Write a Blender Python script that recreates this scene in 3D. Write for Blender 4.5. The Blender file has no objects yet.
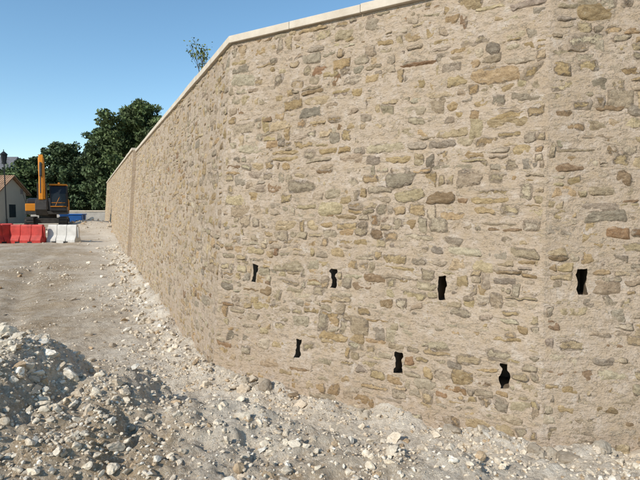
import bpy, math, numpy as np
from mathutils import Vector
rng=np.random.default_rng(7)
scene=bpy.context.scene
COL=scene.collection
# ---------------------------------------------------------------- noise
def _h(ix,iy,iz,s):
    n=(ix.astype(np.int64)*374761393+iy.astype(np.int64)*668265263+iz.astype(np.int64)*2147483647+s*974634777)&0xffffffff
    n=((n^(n>>13))*1274126177)&0xffffffff
    n=((n^(n>>16))*2246822519)&0xffffffff
    return ((n^(n>>15))&0xffffff)/float(0xffffff)
def vn(x,y,z=None,s=0):
    if z is None: z=np.zeros_like(x)
    x0=np.floor(x);y0=np.floor(y);z0=np.floor(z)
    fx=x-x0;fy=y-y0;fz=z-z0
    fx=fx*fx*(3-2*fx);fy=fy*fy*(3-2*fy);fz=fz*fz*(3-2*fz)
    r=0
    for dx in(0,1):
        for dy in(0,1):
            for dz in(0,1):
                w=(fx if dx else 1-fx)*(fy if dy else 1-fy)*(fz if dz else 1-fz)
                r=r+w*_h(x0+dx,y0+dy,z0+dz,s)
    return r*2-1
def fbm(x,y,f,oct=3,s=0,z=None):
    r=0;a=1.0
    for o in range(oct):
        r=r+a*vn(x*f+13.7*o,y*f-7.1*o,None if z is None else z*f,s+o);f*=2.07;a*=.5
    return r
def sst(a,b,x):
    t=np.clip((x-a)/(b-a),0,1);return t*t*(3-2*t)
# ---------------------------------------------------------------- helpers
def mesh_np(name,V,F,mat=None,parent=None,cols=None,smooth=False,flts=None):
    V=np.asarray(V,np.float32);F=np.asarray(F,np.int32)
    me=bpy.data.meshes.new(name)
    n=F.shape[1]
    me.vertices.add(len(V));me.vertices.foreach_set('co',V.ravel())
    me.loops.add(F.size);me.loops.foreach_set('vertex_index',F.ravel())
    me.polygons.add(len(F));me.polygons.foreach_set('loop_start',np.arange(0,F.size,n,dtype=np.int32))
    me.polygons.foreach_set('loop_total',np.full(len(F),n,np.int32))
    me.polygons.foreach_set('use_smooth',np.full(len(F),smooth,bool))
    if cols is not None:
        a=me.color_attributes.new('Col','FLOAT_COLOR','POINT');a.data.foreach_set('color',np.asarray(cols,np.float32).ravel())
    if flts:
        for k,v in flts.items():
            a=me.attributes.new(k,'FLOAT','POINT');a.data.foreach_set('value',np.asarray(v,np.float32).ravel())
    me.update(calc_edges=True);me.validate()
    ob=bpy.data.objects.new(name,me);COL.objects.link(ob)
    if mat: me.materials.append(mat)
    if parent: ob.parent=parent
    return ob
def empty(name,loc=(0,0,0),rz=0):
    e=bpy.data.objects.new(name,None);e.location=loc;e.rotation_euler=(0,0,rz);e.empty_display_size=.3;COL.objects.link(e);return e
def poly(name,verts,faces,mat,parent=None,bevel=0,smooth=False):
    me=bpy.data.meshes.new(name);me.from_pydata([tuple(v) for v in verts],[],faces);me.update()
    me.materials.append(mat)
    ob=bpy.data.objects.new(name,me);COL.objects.link(ob)
    if parent: ob.parent=parent
    if bevel:
        m=ob.modifiers.new('b','BEVEL');m.width=bevel;m.segments=2;m.limit_method='ANGLE'
    return ob
def box(name,a,b,mat,parent=None,bevel=0):
    x0,y0,z0=a;x1,y1,z1=b
    v=[(x0,y0,z0),(x1,y0,z0),(x1,y1,z0),(x0,y1,z0),(x0,y0,z1),(x1,y0,z1),(x1,y1,z1),(x0,y1,z1)]
    f=[(0,3,2,1),(4,5,6,7),(0,1,5,4),(1,2,6,5),(2,3,7,6),(3,0,4,7)]
    return poly(name,v,f,mat,parent,bevel)
def extrude(name,prof,x0,x1,mat,parent=None,bevel=0):
    """prof in (y,z), extruded along x"""
    n=len(prof)
    v=[(x0,p[0],p[1]) for p in prof]+[(x1,p[0],p[1]) for p in prof]
    f=[tuple(range(n)),tuple(range(2*n-1,n-1,-1))]+[(i,i+n,(i+1)%n+n,(i+1)%n) for i in range(n)]
    ob=poly(name,v,f,mat,parent,bevel)
    import bmesh
    bm=bmesh.new();bm.from_mesh(ob.data);bmesh.ops.recalc_face_normals(bm,faces=bm.faces);bm.to_mesh(ob.data);bm.free()
    return ob
def tubes(segs,n=6):
    V=[];F=[]
    for p0,p1,r0,r1 in segs:
        p0=np.array(p0,float);p1=np.array(p1,float);d=p1-p0;d/=np.linalg.norm(d)+1e-9
        a=np.cross(d,[0,0,1.0]) if abs(d[2])<.9 else np.cross(d,[1.0,0,0]);a/=np.linalg.norm(a);b=np.cross(d,a)
        k=len(V)
        for p,r in((p0,r0),(p1,r1)):
            for i in range(n):
                t=2*math.pi*i/n;V.append(p+r*(math.cos(t)*a+math.sin(t)*b))
        for i in range(n): F.append((k+i,k+(i+1)%n,k+n+(i+1)%n,k+n+i))
    return np.array(V),np.array(F)
# ---------------------------------------------------------------- materials
class NT:
    def __init__(s,name):
        s.m=bpy.data.materials.new(name);s.m.use_nodes=True;s.t=s.m.node_tree
        s.b=s.t.nodes['Principled BSDF'];s.b.inputs['Roughness'].default_value=.93
        s.b.inputs['Specular IOR Level'].default_value=.2
        s.geo=s.t.nodes.new('ShaderNodeNewGeometry')
    def l(s,a,b): s.t.links.new(a,b)
    def scaled(s,v):
        n=s.t.nodes.new('ShaderNodeVectorMath');n.operation='MULTIPLY';s.l(s.geo.outputs['Position'],n.inputs[0]);n.inputs[1].default_value=v;return n.outputs[0]
    def noise(s,scale,detail=4,rough=.6,vec=None,dist=0):
        n=s.t.nodes.new('ShaderNodeTexNoise');n.inputs['Scale'].default_value=scale;n.inputs['Detail'].default_value=detail
        n.inputs['Roughness'].default_value=rough;n.inputs['Distortion'].default_value=dist
        s.l(vec if vec else s.geo.outputs['Position'],n.inputs['Vector']);return n.outputs['Fac']
    def ramp(s,f,stops,interp='LINEAR'):
        n=s.t.nodes.new('ShaderNodeValToRGB');n.color_ramp.interpolation=interp
        e=n.color_ramp.elements
        while len(e)<len(stops): e.new(.5)
        for i,(p,c) in enumerate(stops):
            e[i].position=p;e[i].color=(c,c,c,1) if isinstance(c,(int,float)) else (*c,1)
        s.l(f,n.inputs[0]);return n.outputs[0]
    def math(s,op,a,b=0.,clamp=False):
        n=s.t.nodes.new('ShaderNodeMath');n.operation=op;n.use_clamp=clamp
        for i,x in enumerate((a,b)):
            if isinstance(x,(int,float)): n.inputs[i].default_value=x
            else: s.l(x,n.inputs[i])
        return n.outputs[0]
    def mix(s,f,a,b,bt='MIX'):
        n=s.t.nodes.new('ShaderNodeMix');n.data_type='RGBA';n.blend_type=bt
        for sock,x in((n.inputs[0],f),(n.inputs[6],a),(n.inputs[7],b)):
            if isinstance(x,(int,float)): sock.default_value=x
            elif isinstance(x,tuple): sock.default_value=(*x,1)
            else: s.l(x,sock)
        return n.outputs[2]
    def attr(s,name):
        n=s.t.nodes.new('ShaderNodeAttribute');n.attribute_name=name;return n
    def bump(s,h,strength,dist,prev=None):
        n=s.t.nodes.new('ShaderNodeBump');n.inputs['Strength'].default_value=strength;n.inputs['Distance'].default_value=dist
        s.l(h,n.inputs['Height'])
        if prev: s.l(prev,n.inputs['Normal'])
        return n.outputs[0]
    def out(s,col=None,bump=None):
        if col is not None:
            if isinstance(col,tuple): s.b.inputs['Base Color'].default_value=(*col,1)
            else: s.l(col,s.b.inputs['Base Color'])
        if bump: s.l(bump,s.b.inputs['Normal'])
        return s.m
def simple(name,c,rough=.6,var=.15,sc=3,metal=0):
    t=NT(name);t.b.inputs['Roughness'].default_value=rough;t.b.inputs['Metallic'].default_value=metal
    n=t.noise(sc,5)
    col=t.mix(t.ramp(n,[(.3,0.),(.7,1.)]),tuple(x*(1-var) for x in c),tuple(min(1,x*(1+var)) for x in c))
    return t.out(col,t.bump(t.noise(sc*8,3),.2,.01))

def mat_masonry(name,stone):
    t=NT(name)
    nf=t.noise(30,5,.75)
    n1=t.noise(.9,4,.6);n2=t.noise(9,4,.68)
    nc=t.noise(11,4,.7,vec=t.scaled((1,1,2.3)),dist=.3)   # small pinning stones and smears in the joints
    c=t.mix(t.ramp(n1,[(.3,0.),(.7,1.)]),(.45,.355,.265),(.54,.44,.345))
    c=t.mix(t.ramp(n2,[(.40,0.),(.70,.7)]),c,(.43,.32,.20))
    c=t.mix(t.ramp(n2,[(.28,.6),(.43,0.)]),c,(.61,.54,.455))
    chip=t.ramp(nc,[(.56,0.),(.60,1.)])
    c=t.mix(t.math('MULTIPLY',chip,.6),c,t.mix(t.ramp(n2,[(.4,0.),(.6,1.)]),(.46,.345,.20),(.38,.32,.245)))
    c=t.mix(t.math('MULTIPLY',t.ramp(nc,[(.33,1.),(.41,0.)]),.35),c,(.28,.205,.135))
    c=t.mix(t.math('MULTIPLY',t.ramp(nf,[(.3,1.),(.45,0.)]),.45),c,(.26,.195,.13))
    b=t.bump(t.math('ADD',nc,t.math('MULTIPLY',chip,.15)),.75,.035)
    if stone:
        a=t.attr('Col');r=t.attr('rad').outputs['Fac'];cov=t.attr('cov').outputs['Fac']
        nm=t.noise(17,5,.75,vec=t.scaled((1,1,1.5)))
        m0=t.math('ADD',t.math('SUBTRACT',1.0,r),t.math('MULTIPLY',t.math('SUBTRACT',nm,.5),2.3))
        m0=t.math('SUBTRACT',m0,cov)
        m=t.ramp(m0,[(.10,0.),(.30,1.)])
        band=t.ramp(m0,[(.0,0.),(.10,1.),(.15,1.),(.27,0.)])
        ns=t.noise(14,6,.78,dist=.5,vec=t.scaled((1,1,2.2)))
        sc=t.mix(t.ramp(ns,[(.32,0.),(.68,1.)]),t.mix(1.0,a.outputs['Color'],(.64,.58,.51),'MULTIPLY'),t.mix(1.0,a.outputs['Color'],(1.32,1.28,1.2),'MULTIPLY'))
        sc=t.mix(t.math('MULTIPLY',t.ramp(nf,[(.30,1.),(.44,0.)]),.65),sc,(.12,.085,.055))
        sc=t.mix(t.ramp(ns,[(.55,0.),(.70,.6)]),sc,(.56,.465,.355))
        c=t.mix(m,c,sc)
        c=t.mix(t.math('MULTIPLY',band,t.ramp(n2,[(.40,.65),(.57,0.)])),c,(.16,.11,.07))  # dark crevices along ragged stone edges, gap shade painted into the colour
        b=t.bump(t.math('ADD',m,t.math('MULTIPLY',band,-.6)),.9,.011)
        b=t.bump(ns,.85,.038,b)
    b=t.bump(nf,1.,.018,b)
    return t.out(c,b)
M_mortar=mat_masonry('lime_mortar',False)
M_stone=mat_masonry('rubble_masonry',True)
def m_cope():
    t=NT('coping_stone')
    n=t.noise(5,5);c=t.mix(t.ramp(n,[(.3,0.),(.7,1.)]),(.50,.43,.34),(.64,.57,.47))
    return t.out(c,t.bump(t.noise(60,4),.3,.01))
M_cope=m_cope()
def m_ground():
    t=NT('site_ground')
    z=t.attr('zone').outputs['Fac']   # 0 = pale rubble, 1= brown compacted earth
    n1=t.noise(.8,5,.65);n2=t.noise(5,5,.7);n3=t.noise(45,5,.75)
    zz=t.math('ADD',z,t.math('MULTIPLY',t.math('SUBTRACT',n2,.5),2.2),)
    zz=t.math('ADD',zz,t.math('MULTIPLY',t.math('SUBTRACT',n1,.5),2.2),True)
    pale=t.mix(t.ramp(n2,[(.3,0.),(.7,1.)]),(.60,.51,.39),(.78,.71,.60))
    brown=t.mix(t.ramp(n1,[(.3,0.),(.7,1.)]),(.31,.225,.135),(.45,.35,.235))
    c=t.mix(zz,pale,brown)
    c=t.mix(t.math('MULTIPLY',t.ramp(n3,[(.54,0.),(.64,1.)]),.6),c,(.80,.74,.64))
    c=t.mix(t.math('MULTIPLY',t.ramp(n3,[(.34,1.),(.46,0.)]),.5),c,(.25,.19,.125))
    b=t.bump(n3,.9,.032);b=t.bump(n2,.5,.08,b)
    return t.out(c,b)
M_ground=m_ground()
def m_rock():
    t=NT('limestone_rubble');a=t.attr('Col').outputs['Color']
    n=t.noise(40,4,.7)
    c=t.mix(t.ramp(n,[(.3,0.),(.7,1.)]),t.mix(1.,a,(.74,.69,.62),'MULTIPLY'),t.mix(1.,a,(1.15,1.14,1.12),'MULTIPLY'))
    return t.out(c,t.bump(n,.6,.012))
M_rock=m_rock()
def m_leaf():
    t=NT('foliage');a=t.attr('Col').outputs['Color'];t.b.inputs['Roughness'].default_value=.7
    return t.out(a)
M_leaf=m_leaf()
M_bark=simple('bark',(.10,.075,.055),.95)
M_grass=simple('terrace_soil_grass',(.13,.12,.06),.95,.4,1)

# ---------------------------------------------------------------- wall geometry
K=.077
s1=np.array([-.418,.908]);s1/=np.linalg.norm(s1)
Pc=np.array([-1.295,5.96]);Ph=np.array([1.81,4.0]);Pe=Ph+np.array([.993,-.119])*5.0
Pf=Pc+s1*13.2
out1=np.array([-.908,-.418]);
Pg0=Pf+out1*.12;Pg1=Pg0+s1*28
def nin(a,b):
    d=(b-a)/np.linalg.norm(b-a);return np.array([-d[1],d[0]])
n1=nin(Pf,Pc);n2=nin(Pc,Ph);n3=nin(Ph,Pe)
def mitre(a,b): return np.linalg.solve(np.array([a,b]),np.array([1.,1.]))
class Sec:
    def __init__(s,a,b,m0,m1,holes=(),H=3.95):
        s.a=a;s.b=b;s.m0=m0;s.m1=m1;s.holes=list(holes);s.L=np.linalg.norm(b-a);s.H=H;s.n=nin(a,b)
    def P(s,u,h,off=0):
        """world position, off=outward"""
        U=(u/s.L)[...,None];m=s.m0*(1-U)+s.m1*U
        xy=s.a*(1-U)+s.b*U+m*(K*h-off)[...,None]
        return np.concatenate([xy,h[...,None]],-1)
S1=Sec(Pf,Pc,n1,mitre(n1,n2))
W,HH=.036,.105
S2=Sec(Pc,Ph,mitre(n1,n2),mitre(n2,n3),[(.558,1.238),(1.629,1.25),(2.80,1.258),(1.226,.475),(2.396,.507),(3.37,.557)])
S3=Sec(Ph,Pe,mitre(n2,n3),n3,[(.296,1.385),(1.5,1.40),(.95,.60)])
SF=Sec(Pg1,Pg0,n1,n1,(),4.0)

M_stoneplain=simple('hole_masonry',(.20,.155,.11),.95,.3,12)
def mortar(sec,res,parent,name,z0=-.5):
    us=np.linspace(0,sec.L,int(sec.L/res)+1);hs=np.linspace(z0,sec.H,int((sec.H-z0)/res)+1)
    for (u,h) in sec.holes:
        for arr,c,w in(('u',u,W),('h',h,HH)):
            A=us if arr=='u' else hs
            A=A[(abs(A-(c-w))>res*.45)&(abs(A-(c+w))>res*.45)]
            A=np.sort(np.append(A,[c-w,c+w]))
            if arr=='u': us=A
            else: hs=A
    U,Hh=np.meshgrid(us,hs,indexing='ij')
    edge=sst(0,.03,U)*sst(0,.03,sec.L-U)
    P0=sec.P(U,Hh)
    d=.006*fbm(P0[...,0]+P0[...,1],P0[...,2],5,3,s=3)*edge
    P=sec.P(U,Hh,d)
    for (u,h) in sec.holes:
        near=(abs(U-u)<W+.03)&(abs(Hh-h)<HH+.03)
        wob=.018*fbm(Hh*1.0+u*9,U,20,2,s=int(u*100))*near
        P[...,0]+=wob*(sec.b-sec.a)[0]/sec.L;P[...,1]+=wob*(sec.b-sec.a)[1]/sec.L
        P[...,2]+=.012*fbm(U*1.0,Hh+u*7,20,2,s=int(u*77))*near
    nu,nh=U.shape
    idx=np.arange(nu*nh).reshape(nu,nh)
    F=np.stack([idx[:-1,:-1],idx[1:,:-1],idx[1:,1:],idx[:-1,1:]],-1).reshape(-1,4)
    uc=((U[:-1,:-1]+U[1:,1:])/2).ravel();hc=((Hh[:-1,:-1]+Hh[1:,1:])/2).ravel()
    keep=np.ones(len(F),bool)
    for (u,h) in sec.holes: keep&=~((abs(uc-u)<W)&(abs(hc-h)<HH))
    mesh_np(name,P.reshape(-1,3),F[keep],M_mortar,parent,smooth=True)
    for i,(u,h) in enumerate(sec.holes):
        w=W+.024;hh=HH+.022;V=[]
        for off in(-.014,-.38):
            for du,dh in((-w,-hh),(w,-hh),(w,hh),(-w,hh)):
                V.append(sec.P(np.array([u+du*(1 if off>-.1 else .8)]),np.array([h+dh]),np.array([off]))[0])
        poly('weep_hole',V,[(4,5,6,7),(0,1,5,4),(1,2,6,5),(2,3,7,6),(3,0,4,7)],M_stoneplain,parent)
PAL=np.array([(.50,.385,.235),(.45,.335,.195),(.54,.44,.295),(.45,.37,.27),(.41,.35,.275),(.50,.425,.32),(.34,.245,.155),(.36,.235,.14),(.58,.50,.385),(.34,.295,.235)])
PW=np.array([.18,.13,.2,.14,.09,.16,.04,.012,.09,.025]);PW/=PW.sum()
def stones(sec,nx,ny,parent,name,sc=1.0,z0=-.35):
    L=[]
    h=z0
    while h<sec.H-.03:
        ch=rng.uniform(.065,.15)*sc
        if h+ch>sec.H: ch=sec.H-h
        u=-rng.uniform(0,.1)
        while u<sec.L:
            w=float(np.clip(rng.lognormal(math.log(.17),.48),.06,.46))*sc
            a=max(u,0.012);b=min(u+w,sec.L-.018)
            if b-a>.05*sc:
                q=rng.random()
                if q<.30 and ch>.09*sc:
                    f=rng.uniform(.35,.65);L+= [(a,b,h,h+ch*f),(a,b,h+ch*f,h+ch)]
                elif q<.42: L.append((a,b,h-ch*rng.uniform(0,.3),h+ch*rng.uniform(1.1,1.5)))
                else: L.append((a,b,h,h+ch))
            u+=w
        h+=ch
    A=np.array(L)
    A[:,2]+=.014*rng.normal(size=len(A))*sc;A[:,3]+=.014*rng.normal(size=len(A))*sc
    A[:,3]=np.minimum(A[:,3],sec.H-.005)
    wav=.045*fbm((A[:,0]+A[:,1])*.5,(A[:,2])*.6,1.2,3,s=5)*sst(0,.3,sec.H-A[:,3])
    A[:,2]+=wav;A[:,3]+=wav
    keep=np.ones(len(A),bool)
    for (u,hh) in sec.holes:
        x0,x1,y0,y1=u-W-.012,u+W+.012,hh-HH-.012,hh+HH+.012
        for i in np.where((A[:,0]<x1)&(A[:,1]>x0)&(A[:,2]<y1)&(A[:,3]>y0))[0]:
            wl=x0-A[i,0];wr=A[i,1]-x1;hb=y0-A[i,2];ht=A[i,3]-y1
            if max(hb,ht)>.04:
                if hb>ht: A[i,3]=y0
                else: A[i,2]=y1
            elif wl>wr and wl>.03: A[i,1]=x0
            elif wr>.03: A[i,0]=x1
            else: keep[i]=False
    A=A[keep];A=A[(A[:,1]-A[:,0]>.03)&(A[:,3]-A[:,2]>.02)]
    n=len(A)
    cu=(A[:,0]+A[:,1])/2;chh=(A[:,2]+A[:,3])/2;hw=(A[:,1]-A[:,0])/2;hv=(A[:,3]-A[:,2])/2
    X,Y=np.meshgrid(np.linspace(-1,1,nx),np.linspace(-1,1,ny),indexing='ij')
    k=rng.uniform(.15,.9,n)[:,None,None]
    x=X*np.sqrt(1-k*Y*Y/2);y=Y*np.sqrt(1-k*X*X/2)
    j=rng.uniform(-.38,.30,(n,8))[:,:,None,None]
    j=j*np.array([-1,1,1,-1,-1,-1,1,1])[None,:,None,None]
    bx=(1-X)/2;by=(1-Y)/2
    x=x+(j[:,0]*bx*by+j[:,1]*(1-bx)*by+j[:,2]*(1-bx)*(1-by)+j[:,3]*bx*(1-by))*.6
    y=y+(j[:,4]*bx*by+j[:,5]*(1-bx)*by+j[:,6]*(1-bx)*(1-by)+j[:,7]*bx*(1-by))
    U=cu[:,None,None]+x*hw[:,None,None];Hh=chh[:,None,None]+y*hv[:,None,None]
    wq=sec.P(U,Hh);U=U+.012*fbm(wq[...,0]-wq[...,1],wq[...,2],14,2,s=91);Hh=Hh+.009*fbm(wq[...,0]-wq[...,1],wq[...,2],14,2,s=95)
    U=np.clip(U,0.001,sec.L-.001);Hh=np.minimum(Hh,sec.H-.002)
    for (u,hh) in sec.holes: # never cross a hole
        ins=(abs(U-u)<W+.004)&(abs(Hh-hh)<HH+.004)
        U=np.where(ins&(U<u),u-W-.004,np.where(ins,u+W+.004,U))
    ax=abs(X)*np.ones_like(U);ay=abs(Y)*np.ones_like(U)
    asp=(hv/np.maximum(hw,hv))[:,None,None]
    r=np.maximum(1-(1-ax)/np.minimum(1,np.maximum(asp,.25)),ay);r=np.clip(r,0,1)
    rc=np.maximum(ax**5,ay**3)
    P0=sec.P(U,Hh)
    q=P0[...,0]*.8-P0[...,1]*.6
    ht=np.clip(rng.normal(.002,.006,n),-.008,.020)[:,None,None]
    tx=rng.normal(0,.006,(n,1,1))*X+rng.normal(0,.007,(n,1,1))*Y
    nz=fbm(q,P0[...,2],9,3,s=11)*.008+fbm(q,P0[...,2],32,2,s=21)*.006
    off=-.009+(ht+.012+nz+tx)*(1-rc)
    off=np.where(np.maximum(ax,ay)>.999,-.012,off)
    P=sec.P(U,Hh,off)
    idx=(np.arange(n*nx*ny).reshape(n,nx,ny))
    F=np.stack([idx[:,:-1,:-1],idx[:,1:,:-1],idx[:,1:,1:],idx[:,:-1,1:]],-1).reshape(-1,4)
    ci=rng.choice(len(PAL),n,p=PW);c=PAL[ci]*rng.uniform(.88,1.12,(n,1))*rng.uniform(.97,1.03,(n,3))
    C=np.ones((n,nx,ny,4));C[...,:3]=c[:,None,None,:]
    cov=np.clip(rng.normal(.03,.24,n),-.35,.7)[:,None,None]*np.ones_like(U)
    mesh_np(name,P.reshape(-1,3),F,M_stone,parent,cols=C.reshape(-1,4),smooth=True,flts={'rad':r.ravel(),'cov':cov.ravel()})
def coping(sec,parent,name='coping',zt=.085,o=.045,depth=.4,blk=1.0,start=0):
    nb=max(1,int(round(sec.L/blk)));e=np.linspace(0,sec.L,nb+1)
    for i in range(nb):
        a=e[i]+(.003 if i else 0);b=e[i+1]-(.003 if i<nb-1 else 0)
        jt=rng.uniform(-.003,.003)
        V=[]
        for z in(sec.H+.001,sec.H+zt+jt):
            for u,of in((a,o+jt),(b,o+jt),(b,o-depth),(a,o-depth)):
                p=sec.P(np.array([u]),np.array([sec.H]),np.array([of]))[0];p[2]=z;V.append(p)
        poly(name,V,[(0,3,2,1),(4,5,6,7),(0,1,5,4),(1,2,6,5),(2,3,7,6),(3,0,4,7)],M_cope,parent,.006)
RW=empty('stone_retaining_wall')
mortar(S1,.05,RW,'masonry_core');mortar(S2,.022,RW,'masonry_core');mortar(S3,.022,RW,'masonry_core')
mid=.62
Pm=S1.a*(1-mid)+S1.b*mid
S1a=Sec(Pf,Pm,n1,n1);S1b=Sec(Pm,Pc,n1,S1.m1)
stones(S1a,8,6,RW,'facing_stones');stones(S1b,12,9,RW,'facing_stones')
stones(S2,19,13,RW,'facing_stones');stones(S3,19,13,RW,'facing_stones')
for s in(S1,S2,S3): coping(s,RW)
RW2=empty('stone_retaining_wall')
mortar(SF,.15,RW2,'masonry_core');stones(SF,6,5,RW2,'facing_stones',1.15);coping(SF,RW2,o=.05)
V=[]
for z in(-.4,4.0):
    for k_,q in((0,0),(.5,0),(.5,.5),(0,.5)):
        p=Pg0-out1*k_+s1*q+n1*K*z;V.append((p[0],p[1],z))
poly('end_return',V,[(0,1,5,4),(1,2,6,5),(2,3,7,6),(3,0,4,7),(4,5,6,7)],M_mortar,RW2)

# ---------------------------------------------------------------- ground
wallpts=[Pg1,Pg0,Pf,Pc,Ph,Pe]
def walldist(x,y):
    d=np.full(x.shape,1e9)
    for a,b in zip(wallpts[:-1],wallpts[1:]):
        ab=b-a;t=np.clip(((x-a[0])*ab[0]+(y-a[1])*ab[1])/(ab@ab),0,1)
        d=np.minimum(d,np.hypot(x-a[0]-t*ab[0],y-a[1]-t*ab[1]))
    return d
RX=np.array([-9,-5,-3.4,-2.6,-1.9,-1.35,-.85,-.3,.23,.9,1.58,3,6]);
RY=np.array([4.2,4.2,4.1,4.0,3.95,3.9,3.85,3.7,3.55,3.4,3.3,3.2,3.1])
RZ=np.array([1.15,1.12,1.07,.97,.72,.51,.37,.30,.27,.24,.20,.17,.14])
def pile(x,y):
    yr=np.interp(x,RX,RY)+.14*vn(x*2.1,x*0,s=40);zr=np.interp(x,RX,RZ)*(1+.12*vn(x*3.2,x*0+5,s=41))
    d=y-yr;w=np.where(d>0,.24+.70*zr,1.1+1.2*zr)
    return zr*np.exp(-(d/w)**2)
def ground_h(x,y,fine=True):
    base=.45*sst(-4.5,-11,x)*sst(7,20,y)
    far=sst(60,200,np.hypot(x,y));base=base*(1-far)
    p=pile(x,y)
    wd=walldist(x,y)
    near=1-sst(14,45,np.hypot(x,y))
    bank=(.05+.12*vn(x*2.9,y*2.9,s=50))*np.exp(-(wd/.22)**2)*(wd<3)
    z=base+p+np.maximum(bank,0)*.9
    z=z+.75*np.exp(-(((x+14.3)/1.9)**2+((y-31)/2.2)**2))
    z=z-.05*np.exp(-((wd-.5)/.45)**2)*near
    t=(x+1.3)*.908+(y-5.96)*.418   # distance from the long wall line (negative outwards)
    for c in(-2.6,-4.5): z=z-.06*np.exp(-((t-c-.25*vn(y*.25,y*0,s=88))/.22)**2)*near*sst(6.5,9,y)
    amp=.30+.70*np.clip(p*3+.5*np.exp(-(wd/.6)**2),0,1)
    z=z+near*amp*(.050*fbm(x,y,1.7,3,s=60)+.034*fbm(x,y,6,2,s=64))+near*.02*fbm(x,y,2.2,3,s=66)
    if fine:
        z=z+near*amp*(.028*(1-abs(fbm(x,y,11,2,s=70))*1.4)+.015*fbm(x,y,28,2,s=74))
    return z
def grow(a,b,s0,g,sgn):
    L=[];x=a;s=s0
    while (x-b)*sgn<0:
        s=s*g;x=x+s*sgn;L.append(x)
    return L
r=.022
xs=np.array(sorted(grow(-4.6,-700,r,1.035,-1)+list(np.arange(-4.6,3.6,r))+grow(3.6,700,r,1.10,1)))
ys=np.array(sorted(grow(1.8,-300,r,1.12,-1)+list(np.arange(1.8,7.6,r))+grow(7.6,1200,r,1.022,1)))
X,Y=np.meshgrid(xs,ys,indexing='ij')
Z=ground_h(X,Y)
p_=pile(X,Y);wd=walldist(X,Y)
zone=.40+.40*sst(1.0,2.6,wd)-.40*np.clip(p_*2.0,0,1)-.75*np.exp(-(wd/.9)**2)
zone=zone+.3*vn(X*1.3,Y*1.3,s=80)
zone=np.clip(zone,-.6,.85)
nu,nh=X.shape;idx=np.arange(nu*nh).reshape(nu,nh)
F=np.stack([idx[:-1,:-1],idx[1:,:-1],idx[1:,1:],idx[:-1,1:]],-1).reshape(-1,4)
mesh_np('ground',np.stack([X,Y,Z],-1).reshape(-1,3),F,M_ground,smooth=True,flts={'zone':zone.ravel()})

tp=[]
for s,u in((SF,0),(SF,SF.L),(S1,0),(S1,S1.L),(S2,S2.L),(S3,S3.L)):
    p=s.P(np.array([float(u)]),np.array([3.7]),np.array([-.25]))[0];tp.append((p[0],p[1],3.7))
tp+=[(60,3,3.7),(60,80,3.7),(-10,80,3.7)]
poly('terrace_ground',tp,[tuple(range(len(tp)))],M_grass)
# ---------------------------------------------------------------- rubble
import bmesh
def rockbase(sub,seed):
    bm=bmesh.new();bmesh.ops.create_icosphere(bm,subdivisions=sub,radius=1)
    V=np.array([v.co[:] for v in bm.verts]);Fc=np.array([[v.index for v in f.verts] for f in bm.faces]);bm.free()
    rg=np.random.default_rng(seed)
    for _ in range(8 if sub>1 else 3):
        n=rg.normal(size=3);n/=np.linalg.norm(n);d=rg.uniform(.35,.75)
        t=V@n;V=V-np.outer(np.maximum(t-d,0),n)
    V=V*(1+.10*rg.normal(size=(len(V),1))*(.5 if sub>2 else 1))
    V=V*rg.uniform(.55,1.2,3);return V,Fc
def scatter(n,sub,smin,smax,region,dens,pw=2.2,sink=.25,tint=1.0):
    B=[rockbase(sub,100*sub+i) for i in range(14)]
    VV=[];FF=[];CC=[];k=0;x0,x1,y0,y1=region
    px=rng.uniform(x0,x1,n*6);py=rng.uniform(y0,y1,n*6)
    d=dens(px,py);ok=rng.random(len(px))<d;px=px[ok][:n];py=py[ok][:n]
    inside=((px-Pc[0])*n1[0]+(py-Pc[1])*n1[1]>-.03)&((px-Pc[0])*n2[0]+(py-Pc[1])*n2[1]>-.03)&((px-Ph[0])*n3[0]+(py-Ph[1])*n3[1]>-.03)
    px=px[~inside];py=py[~inside]
    pz=ground_h(px,py)
    S=smin*(smax/smin)**(rng.random(len(px))**pw)
    for i in range(len(px)):
        V,Fc=B[rng.integers(len(B))]
        q=rng.normal(size=4);q/=np.linalg.norm(q);w,x,y,z=q
        R=np.array([[1-2*(y*y+z*z),2*(x*y-z*w),2*(x*z+y*w)],[2*(x*y+z*w),1-2*(x*x+z*z),2*(y*z-x*w)],[2*(x*z-y*w),2*(y*z+x*w),1-2*(x*x+y*y)]])
        P=(V*S[i])@R.T;P[:,2]*=.8
        P+=np.array([px[i],py[i],pz[i]+S[i]*(.5-sink)*.8])
        VV.append(P);FF.append(Fc+k);k+=len(V)
        g=rng.random()
        c=np.array((.68,.61,.50)) if g<.56 else (np.array((.56,.49,.395)) if g<.78 else (np.array((.48,.37,.25)) if g<.88 else np.array((.77,.73,.65))))
        c=c*tint*rng.uniform(.8,1.12);CC.append(np.tile(np.append(c,1),(len(V),1)))
    return np.concatenate(VV),np.concatenate(FF),np.concatenate(CC)
def dens_near(x,y):
    cl=.5+.5*vn(x*2.5,y*2.5,s=90)
    return np.clip(pile(x,y)*1.8*(.2+1.1*cl**1.5)+.7*np.exp(-(walldist(x,y)/.45)**2)*cl+.08*cl**2,0,1)
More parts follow.
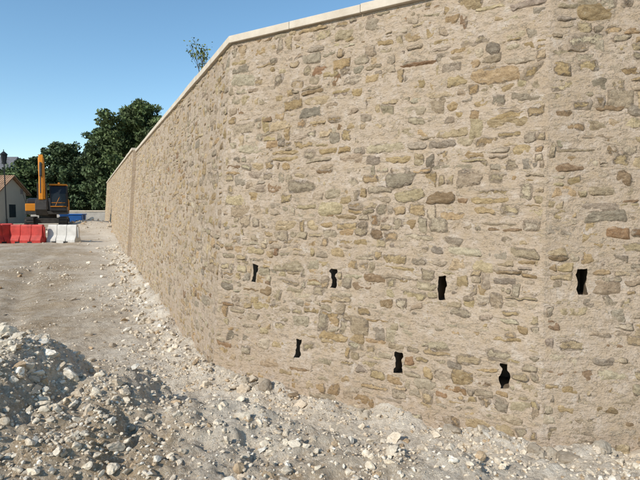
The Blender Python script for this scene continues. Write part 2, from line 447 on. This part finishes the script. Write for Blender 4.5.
parts=[scatter(24000,1,.005,.02,(-4.4,3.6,2.3,7),dens_near,1.5),
       scatter(4200,2,.014,.05,(-4.4,3.6,2.3,7.4),dens_near,1.7),
       scatter(260,3,.04,.10,(-4.4,3.6,2.6,7.4),dens_near,1.6,.32),
       scatter(90,3,.04,.12,(-1.6,2.4,3.6,6.3),lambda x,y:1.0*(walldist(x,y)<.13),1.0,.45,.62),
       scatter(2200,2,.015,.10,(-9,-1,6.5,22),lambda x,y:np.clip(.9*np.exp(-((walldist(x,y)-.3)/.5)**2)+.06,0,1),2.2,.3),
       scatter(6000,1,.006,.03,(-9,-1,5,16),lambda x,y:np.clip(.2+.5*vn(x*1.2,y*1.2,s=17),0,1),2.0,.3),
       scatter(260,2,.04,.16,(-17,-8,20,34),lambda x,y:np.clip(np.exp(-(((x+14.3)/2)**2+((y-31)/2.2)**2))+.06,0,1),2.0)]
k=0;VV=[];FF=[];CC=[]
for V,Fc,C in parts: VV.append(V);FF.append(Fc+k);CC.append(C);k+=len(V)
mesh_np('rubble_stones',np.concatenate(VV),np.concatenate(FF),M_rock,cols=np.concatenate(CC))

# ---------------------------------------------------------------- trees
def leafquads(centers,size,col,colvar=.35):
    n=len(centers)
    a=rng.normal(size=(n,3));a/=np.linalg.norm(a,axis=1)[:,None]
    b=np.cross(a,rng.normal(size=(n,3)));b/=np.linalg.norm(b,axis=1)[:,None]
    s=size*rng.uniform(.5,1.3,(n,1))
    V=np.stack([centers-a*s,centers+b*s*.5,centers+a*s,centers-b*s*.5],1).reshape(-1,3)
    F=np.arange(4*n).reshape(n,4)
    c=np.ones((n,4));c[:,:3]=np.array(col)*rng.uniform(1-colvar,1+colvar,(n,1))
    return V,F,np.repeat(c,4,0)
def tree(name,loc,H,R,kind,nl,leaf,col,r0=.22,crown0=.2,pwr=.75):
    e=empty(name,loc)
    segs=[]
    th=H*.9;N=8
    tr=[np.array([rng.normal(0,.01*H*i*.5),rng.normal(0,.01*H*i*.5),th*i/N]) for i in range(N+1)];tr[0][:]=0
    for i in range(N): segs.append((tr[i],tr[i+1],r0*(1-.95*i/N),r0*(1-.95*(i+1)/N)))
    nb=46
    cl=[]
    for i in range(nb):
        t=crown0+(1-crown0)*(i+.5)/nb;z=th*t
        base=np.array([np.interp(z,[q[2] for q in tr],[q[k] for q in tr]) for k in(0,1)]+[z])
        az=i*2.4+rng.normal(0,.3);v=(t-crown0)/(1-crown0)
        if kind=='conifer': rr=R*(1-v)**pwr*rng.uniform(.75,1.1)+.3;dz=-.03*rr+.1*rng.normal()*rr
        else: rr=R*math.sin(math.pi*min(1,.22+.74*v))**.6*rng.uniform(.6,1.08);dz=rr*rng.uniform(.05,.4)
        tip=base+np.array([math.cos(az)*rr,math.sin(az)*rr,dz])
        m=(base+tip)/2+np.array([0,0,.08*rr])
        rb=max(.02,r0*.4*(1-t))
        segs.append((base,m,rb,rb*.6));segs.append((m,tip,rb*.6,.012))
        for f in np.linspace(.2,1,max(3,int(rr/.5)+1)):
            cl.append((base*(1-f)+tip*f+rng.normal(0,.08*R,3)*(1,1,.6),rng.uniform(.35,.62)*(.45+.22*R)))
    V,F=tubes(segs,6);mesh_np('trunk_and_limbs',V,F,M_bark,e,smooth=True)
    per=nl//len(cl)+1;VV=[];FF=[];CC=[];k=0
    for c,s in cl:
        d=rng.normal(size=(per,3));d/=np.linalg.norm(d,axis=1)[:,None];d*=(rng.random((per,1))**.4)
        q=c+d*s*np.array([1,1,.55 if kind=='conifer' else .8])
        V,F,C=leafquads(q,leaf,np.array(col)*rng.uniform(.6,1.5));VV.append(V);FF.append(F+k);CC.append(C);k+=len(V)
    mesh_np('foliage_crown',np.concatenate(VV),np.concatenate(FF),M_leaf,e,cols=np.concatenate(CC))
    return e
tree('pine_tree',(-16.6,47,3.7),8.6,3.6,'broad',28000,.18,(.085,.115,.045),.3,.05)
tree('pine_tree',(-13.4,50,3.7),5.6,3.0,'broad',12000,.19,(.08,.11,.045),.25,.05)
tree('pine_tree',(-19.8,49,.3),10.0,2.9,'broad',18000,.19,(.075,.105,.045),.25,.1)
tree('cedar_tree',(-24.4,56,.2),12.0,3.6,'conifer',26000,.20,(.06,.09,.045),.3,.03,.55)
tree('pine_tree',(-22.6,54,.2),8.8,2.6,'broad',14000,.20,(.075,.105,.045),.25,.05)
tree('cedar_tree',(-27.6,56,.2),9.2,3.0,'broad',16000,.20,(.07,.10,.045),.3,.03)
tree('cedar_tree',(-30.0,58,.2),9.9,3.0,'conifer',16000,.20,(.065,.095,.045),.25,.03,.55)
tree('oak_tree',(-32.4,56,.2),7.6,2.9,'broad',13000,.20,(.08,.115,.045),.25,.03)
tree('oak_tree',(-35.2,58,.2),6.4,2.4,'broad',9000,.20,(.08,.115,.045),.25,.03)
n=26000
cx=rng.uniform(-75,30,n);yy=85+rng.uniform(-5,6,n)
top=7.4+2.0*vn(cx*.16,cx*0,s=31)+1.2*vn(cx*.7,cx*0,s=32)
zz=top*rng.random(n)**.75
V,F,C=leafquads(np.stack([cx,yy,zz],-1),.6,(.075,.105,.05),.5)
mesh_np('distant_trees',V,F,M_leaf,cols=C)
def sapling():
    e=empty('young_tree',(-2.5,10.7,3.7));e.scale=(.95,.95,.98)
    segs=[];tips=[]
    def br(p,d,l,r,dep):
        q=p+d*l;segs.append((p,q,r,r*.65))
        if dep==0: tips.append(q);return
        for i in range(3 if dep>1 else 2):
            nd=d+rng.normal(0,.33,3);nd[2]=abs(nd[2])*.9+.35;nd/=np.linalg.norm(nd)
            br(q,nd,l*rng.uniform(.6,.85),r*.6,dep-1)
        tips.append(q)
    br(np.zeros(3),np.array([.05,0,1.]),.58,.022,4)
    V,F=tubes(segs,5);mesh_np('stems',V,F,M_bark,e)
    T=np.array(tips);T=np.repeat(T,4,0)+rng.normal(0,.05,(len(T)*4,3))
    V,F,C=leafquads(T,.034,(.13,.16,.05),.4);mesh_np('leaves',V,F,M_leaf,e,cols=C)
sapling()
# ---------------------------------------------------------------- barriers
M_red=simple('red_plastic',(.44,.045,.035),.5,.25,4)
M_white=simple('white_plastic',(.54,.52,.48),.5,.14,4)
M_black=simple('black_rubber',(.02,.02,.02),.7)
def barrier(x,y,rz,mat,L=1.5,s=1.0):
    z=float(ground_h(np.array([x]),np.array([y]),False)[0])
    e=empty('plastic_road_barrier',(x,y,z-.03),rz)
    prof=[(-.25,.0),(.25,.0),(.25,.16),(.13,.36),(.09,.76),(.07,.82),(-.07,.82),(-.09,.76),(-.13,.36),(-.25,.16)]
    g=.03;nb=3;w=(L-g*(nb-1))/nb
    for i in range(nb):
        x0=-L/2+i*(w+g);extrude('bay',prof,x0,x0+w,mat,e,.02)
    prof2=[(p[0]*.82,p[1]*.95+.02) for p in prof]
    extrude('core',prof2,-L/2+.03,L/2-.03,mat,e)
    for sx in(-1,1):
        extrude('coupling_lug',[(-.05,.25),(.05,.25),(.05,.72),(-.05,.72)],sx*L/2-.0 if sx>0 else -L/2-.06,sx*L/2+.06 if sx>0 else -L/2,mat,e,.01)
    for i in range(2):
        box('forklift_slot',(-.42+.55*i,-.256,.02),(-.22+.55*i,.256,.10),M_black,e)
    V,F=tubes([((0,0,.81),(0,0,.85),.06,.055)],12);mesh_np('filler_cap',V,F,M_black,e)
barrier(-13.75,21.2,math.radians(62),M_red,1.4)
barrier(-12.65,21.7,math.radians(-3),M_red,1.42)
barrier(-14.6,22.6,math.radians(8),M_red,1.42)
barrier(-11.25,22.0,math.radians(-5),M_white,1.3)
# ---------------------------------------------------------------- excavator
M_or=simple('orange_paint',(.60,.22,.02),.5,.15,2)
M_steel=simple('dark_steel',(.05,.045,.04),.6,.3,6)
M_glass=simple('cab_glass',(.02,.025,.03),.15,.05,1)
M_cab=simple('cab_frame',(.03,.03,.032),.5)
def excavator():
    gz=float(ground_h(np.array([-14.6]),np.array([29.]),False)[0])
    e=empty('excavator',(-16.35,30.2,gz-.02),math.radians(24));e.scale=(.95,.95,.97)
    tr=[(-1.4,.22),(-1.25,.05),(1.25,.05),(1.4,.22),(1.45,.42),(1.3,.66),(-1.3,.66),(-1.45,.42)]
    for sx in(-1,1):
        c=.9*sx
        extrude('track',tr,c-.22,c+.22,M_steel,e,.03)
        for yy in np.linspace(-1.2,1.2,13):
            box('track_pad',(c-.23,yy-.06,.665),(c+.23,yy+.05,.69),M_steel,e)
        for k_ in np.linspace(.12,.6,4):
            box('track_pad',(c-.23,-1.475,k_-.04),(c+.23,-1.44,k_+.04),M_steel,e)
        V,F=tubes([((c+.23*sx,-1.1,.36),(c+.27*sx,-1.1,.36),.22,.22),((c+.23*sx,1.1,.36),(c+.27*sx,1.1,.36),.22,.22)],14);mesh_np('sprocket',V,F,M_cab,e)
    box('undercarriage',(-.68,-.7,.3),(.68,.7,.62),M_steel,e,.03)
    V,F=tubes([((0,0,.6),(0,0,.86),.5,.5)],20);mesh_np('slew_ring',V,F,M_steel,e)
    box('upper_frame',(-1.15,-.85,.84),(1.15,1.35,1.05),M_steel,e,.03)
    extrude('engine_cover',[(-.1,1.05),(1.4,1.05),(1.5,1.15),(1.45,1.75),(1.2,1.85),(.1,1.8),(-.1,1.65)],-1.14,.18,M_cab,e,.05)
    extrude('counterweight',[(1.4,.95),(1.75,1.0),(1.85,1.3),(1.75,1.75),(1.4,1.8)],-1.16,1.16,M_or,e,.06)
    box('side_locker',(-1.14,-.85,1.05),(-.45,-.12,1.5),M_or,e,.04)
    box('cab_skirt',(.2,-.95,1.051),(1.13,.7,1.3),M_cab,e,.03)
    extrude('cab_glass',[(-.96,1.3),(.62,1.3),(.62,2.55),(-.62,2.6),(-.9,2.1)],.24,1.1,M_glass,e,.03)
    for xx in(.2,1.08):
        V,F=tubes([((xx+.03,-.97,1.3),(xx+.03,-.91,2.1),.04,.04),((xx+.03,-.91,2.1),(xx+.03,-.62,2.63),.04,.04),((xx+.03,.65,1.3),(xx+.03,.65,2.6),.04,.04),((xx+.03,-.1,1.3),(xx+.03,-.1,2.6),.03,.03)],6);mesh_np('cab_pillars',V,F,M_cab,e)
    V,F=tubes([((.23,-.985,1.32),(1.11,-.985,1.32),.03,.03),((.3,-.97,1.55),(1.05,-.97,1.55),.018,.018),((.5,-1.0,1.35),(.75,-.99,1.9),.012,.012)],6);mesh_np('cab_rails_and_wiper',V,F,M_or,e)
    box('cab_roof',(.18,-.72,2.6),(1.15,.75,2.70),M_or,e,.03)
    box('beacon',(.6,.3,2.7),(.72,.42,2.82),M_or,e,.02)
    boom=[(-.35,1.15),(-.6,1.05),(-1.1,2.35),(-1.25,3.75),(-1.15,4.25),(-.9,4.05),(-.75,2.7)]
    extrude('boom',boom,-.34,-.02,M_or,e,.03)
    stick=[(-.95,4.35),(-1.2,4.4),(-1.45,3.8),(-2.0,1.75),(-1.85,1.62),(-1.65,2.0)]
    extrude('stick',stick,-.30,-.06,M_or,e,.03)
    V,F=tubes([((-.42,-.75,1.15),(-.42,-1.0,2.0),.06,.06),((-.42,-1.0,2.0),(-.42,-1.1,2.7),.035,.035),((.06,-.75,1.15),(.06,-1.0,2.0),.06,.06),((.06,-1.0,2.0),(.06,-1.1,2.7),.035,.035),((-.18,-1.5,3.9),(-.18,-1.75,3.1),.07,.07),((-.18,-1.75,3.1),(-.18,-2.05,2.1),.035,.035)],8);mesh_np('hydraulic_rams',V,F,M_steel,e)
    bk=[(-1.85,1.75),(-2.15,1.6),(-2.3,1.15),(-2.05,.85),(-1.6,.8),(-1.45,.95),(-1.9,1.05),(-1.97,1.3),(-1.75,1.5)]
    extrude('bucket',bk,-.48,.12,M_steel,e,.02)
    for xx in(-.45,-.25,-.05,.06): box('bucket_tooth',(xx,-1.55,.82),(xx+.06,-1.33,.9),M_steel,e)
    V,F=tubes([((-1.1,-.8,1.5),(-1.25,-.95,2.2),.015,.015)],5);mesh_np('mirror_arm',V,F,M_cab,e)
    box('mirror',(-1.35,-1.0,2.05),(-1.2,-.95,2.35),M_cab,e,.01)
excavator()
# ---------------------------------------------------------------- houses, lamp, far wall
M_rend=simple('render_wall',(.50,.45,.37),.9,.06,1)
M_win=simple('window_glass',(.03,.04,.05),.15)
M_shut=simple('painted_shutter',(.35,.38,.40),.7)
def m_tile(name,c):
    t=NT(name)
    w=t.t.nodes.new('ShaderNodeTexWave');w.inputs['Scale'].default_value=1.6;w.bands_direction='X';w.inputs['Distortion'].default_value=.4
    t.l(t.geo.outputs['Position'],w.inputs['Vector'])
    n=t.noise(2.5,5,.7);c1=t.mix(t.ramp(n,[(.3,0.),(.7,1.)]),tuple(x*.65 for x in c),tuple(x*1.3 for x in c))
    c1=t.mix(t.math('MULTIPLY',t.ramp(w.outputs['Fac'],[(0.,1.),(.5,0.)]),.5),c1,tuple(x*.4 for x in c))
    return t.out(c1,t.bump(w.outputs['Fac'],.8,.08))
M_tile=m_tile('clay_tiles',(.34,.21,.13));M_slate=m_tile('slate_roof',(.20,.20,.21))
def house(name,x0,x1,y0,y1,zw,zr,roof,wins):
    e=empty(name,((x0+x1)/2,(y0+y1)/2,0));w=(x1-x0)/2;d=(y1-y0)/2
    V=[(-w,-d,-.3),(w,-d,-.3),(w,d,-.3),(-w,d,-.3),(-w,-d,zw),(w,-d,zw),(w,d,zw),(-w,d,zw),(-w,0,zr-.1),(w,0,zr-.1)]
    poly('walls',V,[(0,1,5,4),(2,3,7,6),(1,2,6,9,5),(3,0,4,8,7),(4,5,9,8),(6,7,8,9)],M_rend,e)
    o=.35;s=(zr-zw)/d
    for sg in(-1,1):
        V=[];
        for dz in(0,.14):
            V+=[(-w-o,sg*(d+o),zw-s*o+dz),(w+o,sg*(d+o),zw-s*o+dz),(w+o,0,zr+dz),(-w-o,0,zr+dz)]
        poly('roof_slope',V,[(0,1,2,3),(7,6,5,4),(0,4,5,1),(1,5,6,2),(3,2,6,7),(0,3,7,4)],roof,e)
    for (wx,wz,ww,wh) in wins:
        box('window',(wx-ww/2,-d-.02,wz),(wx+ww/2,-d+.1,wz+wh),M_win,e)
        box('lintel',(wx-ww/2-.1,-d-.05,wz+wh),(wx+ww/2+.1,-d+.1,wz+wh+.15),M_cope,e)
        for sg in(-1,1): 
            c=wx+sg*(ww*.75+.03);box('shutter',(c-ww/4,-d-.06,wz),(c+ww/4,-d+.05,wz+wh),M_shut,e)
    box('side_window',(w-.1,-.5,1.0),(w+.02,.5,2.2),M_win,e)
    box('chimney',(-w*.3,.3,zr-.6),(-w*.3+.6,.9,zr+.8),M_rend,e,.03)
house('tile_roofed_house',-37,-28.9,45,49.5,3.3,4.8,M_tile,[(3.0,1.0,.9,1.25),(.8,1.0,.9,1.25),(-1.5,0.1,1.0,2.2)])
house('slate_roofed_house',-52,-38.2,60,67,5.4,8.1,M_slate,[(6,1.0,1,1.4),(2,1,1,1.4),(6,3.4,1,1.3),(2,3.4,1,1.3)])
def lamp():
    e=empty('street_lamp',(-21.85,35,.35))
    M=simple('lamp_iron',(.02,.022,.022),.5)
    V,F=tubes([((0,0,-.3),(0,0,.8),.09,.08),((0,0,.8),(0,0,4.6),.05,.035),((0,0,4.6),(0,0,4.7),.16,.16),((0,0,5.25),(0,0,5.45),.26,.05),((0,0,5.45),(0,0,5.6),.03,.02)],10);mesh_np('post',V,F,M,e)
    V,F=tubes([((0,0,4.7),(0,0,5.25),.13,.22)],6);mesh_np('lantern_glass',V,F,M_glass,e)
    V,F=tubes([((0,0,5.25),(0,0,5.26),.27,.26)],6);mesh_np('lantern_rim',V,F,M,e)
lamp()
M_grey=simple('grey_wall_render',(.33,.31,.28),.9,.2,2)
e=empty('boundary_wall',(-21.8,46,0))
box('wall_body',(-4.6,-.15,-.3),(4.0,.15,1.55),M_grey,e)
box('wall_cap',(-4.65,-.22,1.551),(4.05,.22,1.66),M_cope,e,.02)
M_blue=simple('blue_paint',(.03,.12,.38),.5)
e=empty('blue_skip',(-16.7,34,.55),.2);e.scale=(.8,.8,.95)
extrude('hopper',[(-.5,.0),(.5,.0),(.75,.95),(-.75,.95)],-.85,.85,M_blue,e,.03)
box('rim',(-.9,-.8,.951),(.9,.8,1.02),M_blue,e,.01)
for sx in(-.88,.85): box('lifting_arm',(sx-.02,-.06,.3),(sx+.05,.06,.95),M_steel,e)
# ---------------------------------------------------------------- light & camera
az=math.radians(-140);el=math.radians(34)
w=bpy.data.worlds.new('World');scene.world=w;w.use_nodes=True
nt=w.node_tree;bg=nt.nodes['Background'];sky=nt.nodes.new('ShaderNodeTexSky');sky.sky_type='NISHITA';sky.sun_disc=False
sky.sun_elevation=el;sky.sun_rotation=az;sky.air_density=1.0;sky.dust_density=0.1;sky.ozone_density=2.6
hs=nt.nodes.new('ShaderNodeHueSaturation');hs.inputs['Saturation'].default_value=1.08;hs.inputs['Value'].default_value=1.14;hs.inputs['Hue'].default_value=.49
nt.links.new(sky.outputs[0],hs.inputs['Color']);nt.links.new(hs.outputs[0],bg.inputs[0]);bg.inputs[1].default_value=.15
sd=bpy.data.lights.new('sun','SUN');sd.energy=4.4;sd.angle=math.radians(.5);sd.color=(1,.92,.80)
so=bpy.data.objects.new('sun',sd);COL.objects.link(so)
d=Vector((math.sin(az)*math.cos(el),math.cos(az)*math.cos(el),math.sin(el)))
so.rotation_euler=d.to_track_quat('Z','Y').to_euler()
cd=bpy.data.cameras.new('camera');cd.sensor_width=36;cd.lens=28.24;cd.clip_start=.05;cd.clip_end=3000
co=bpy.data.objects.new('camera',cd);COL.objects.link(co);co.location=(0,0,2.0);co.rotation_euler=(math.radians(90-3.8),0,0)
scene.camera=co
scene.view_settings.view_transform='Standard';scene.view_settings.look='None';scene.view_settings.exposure=0
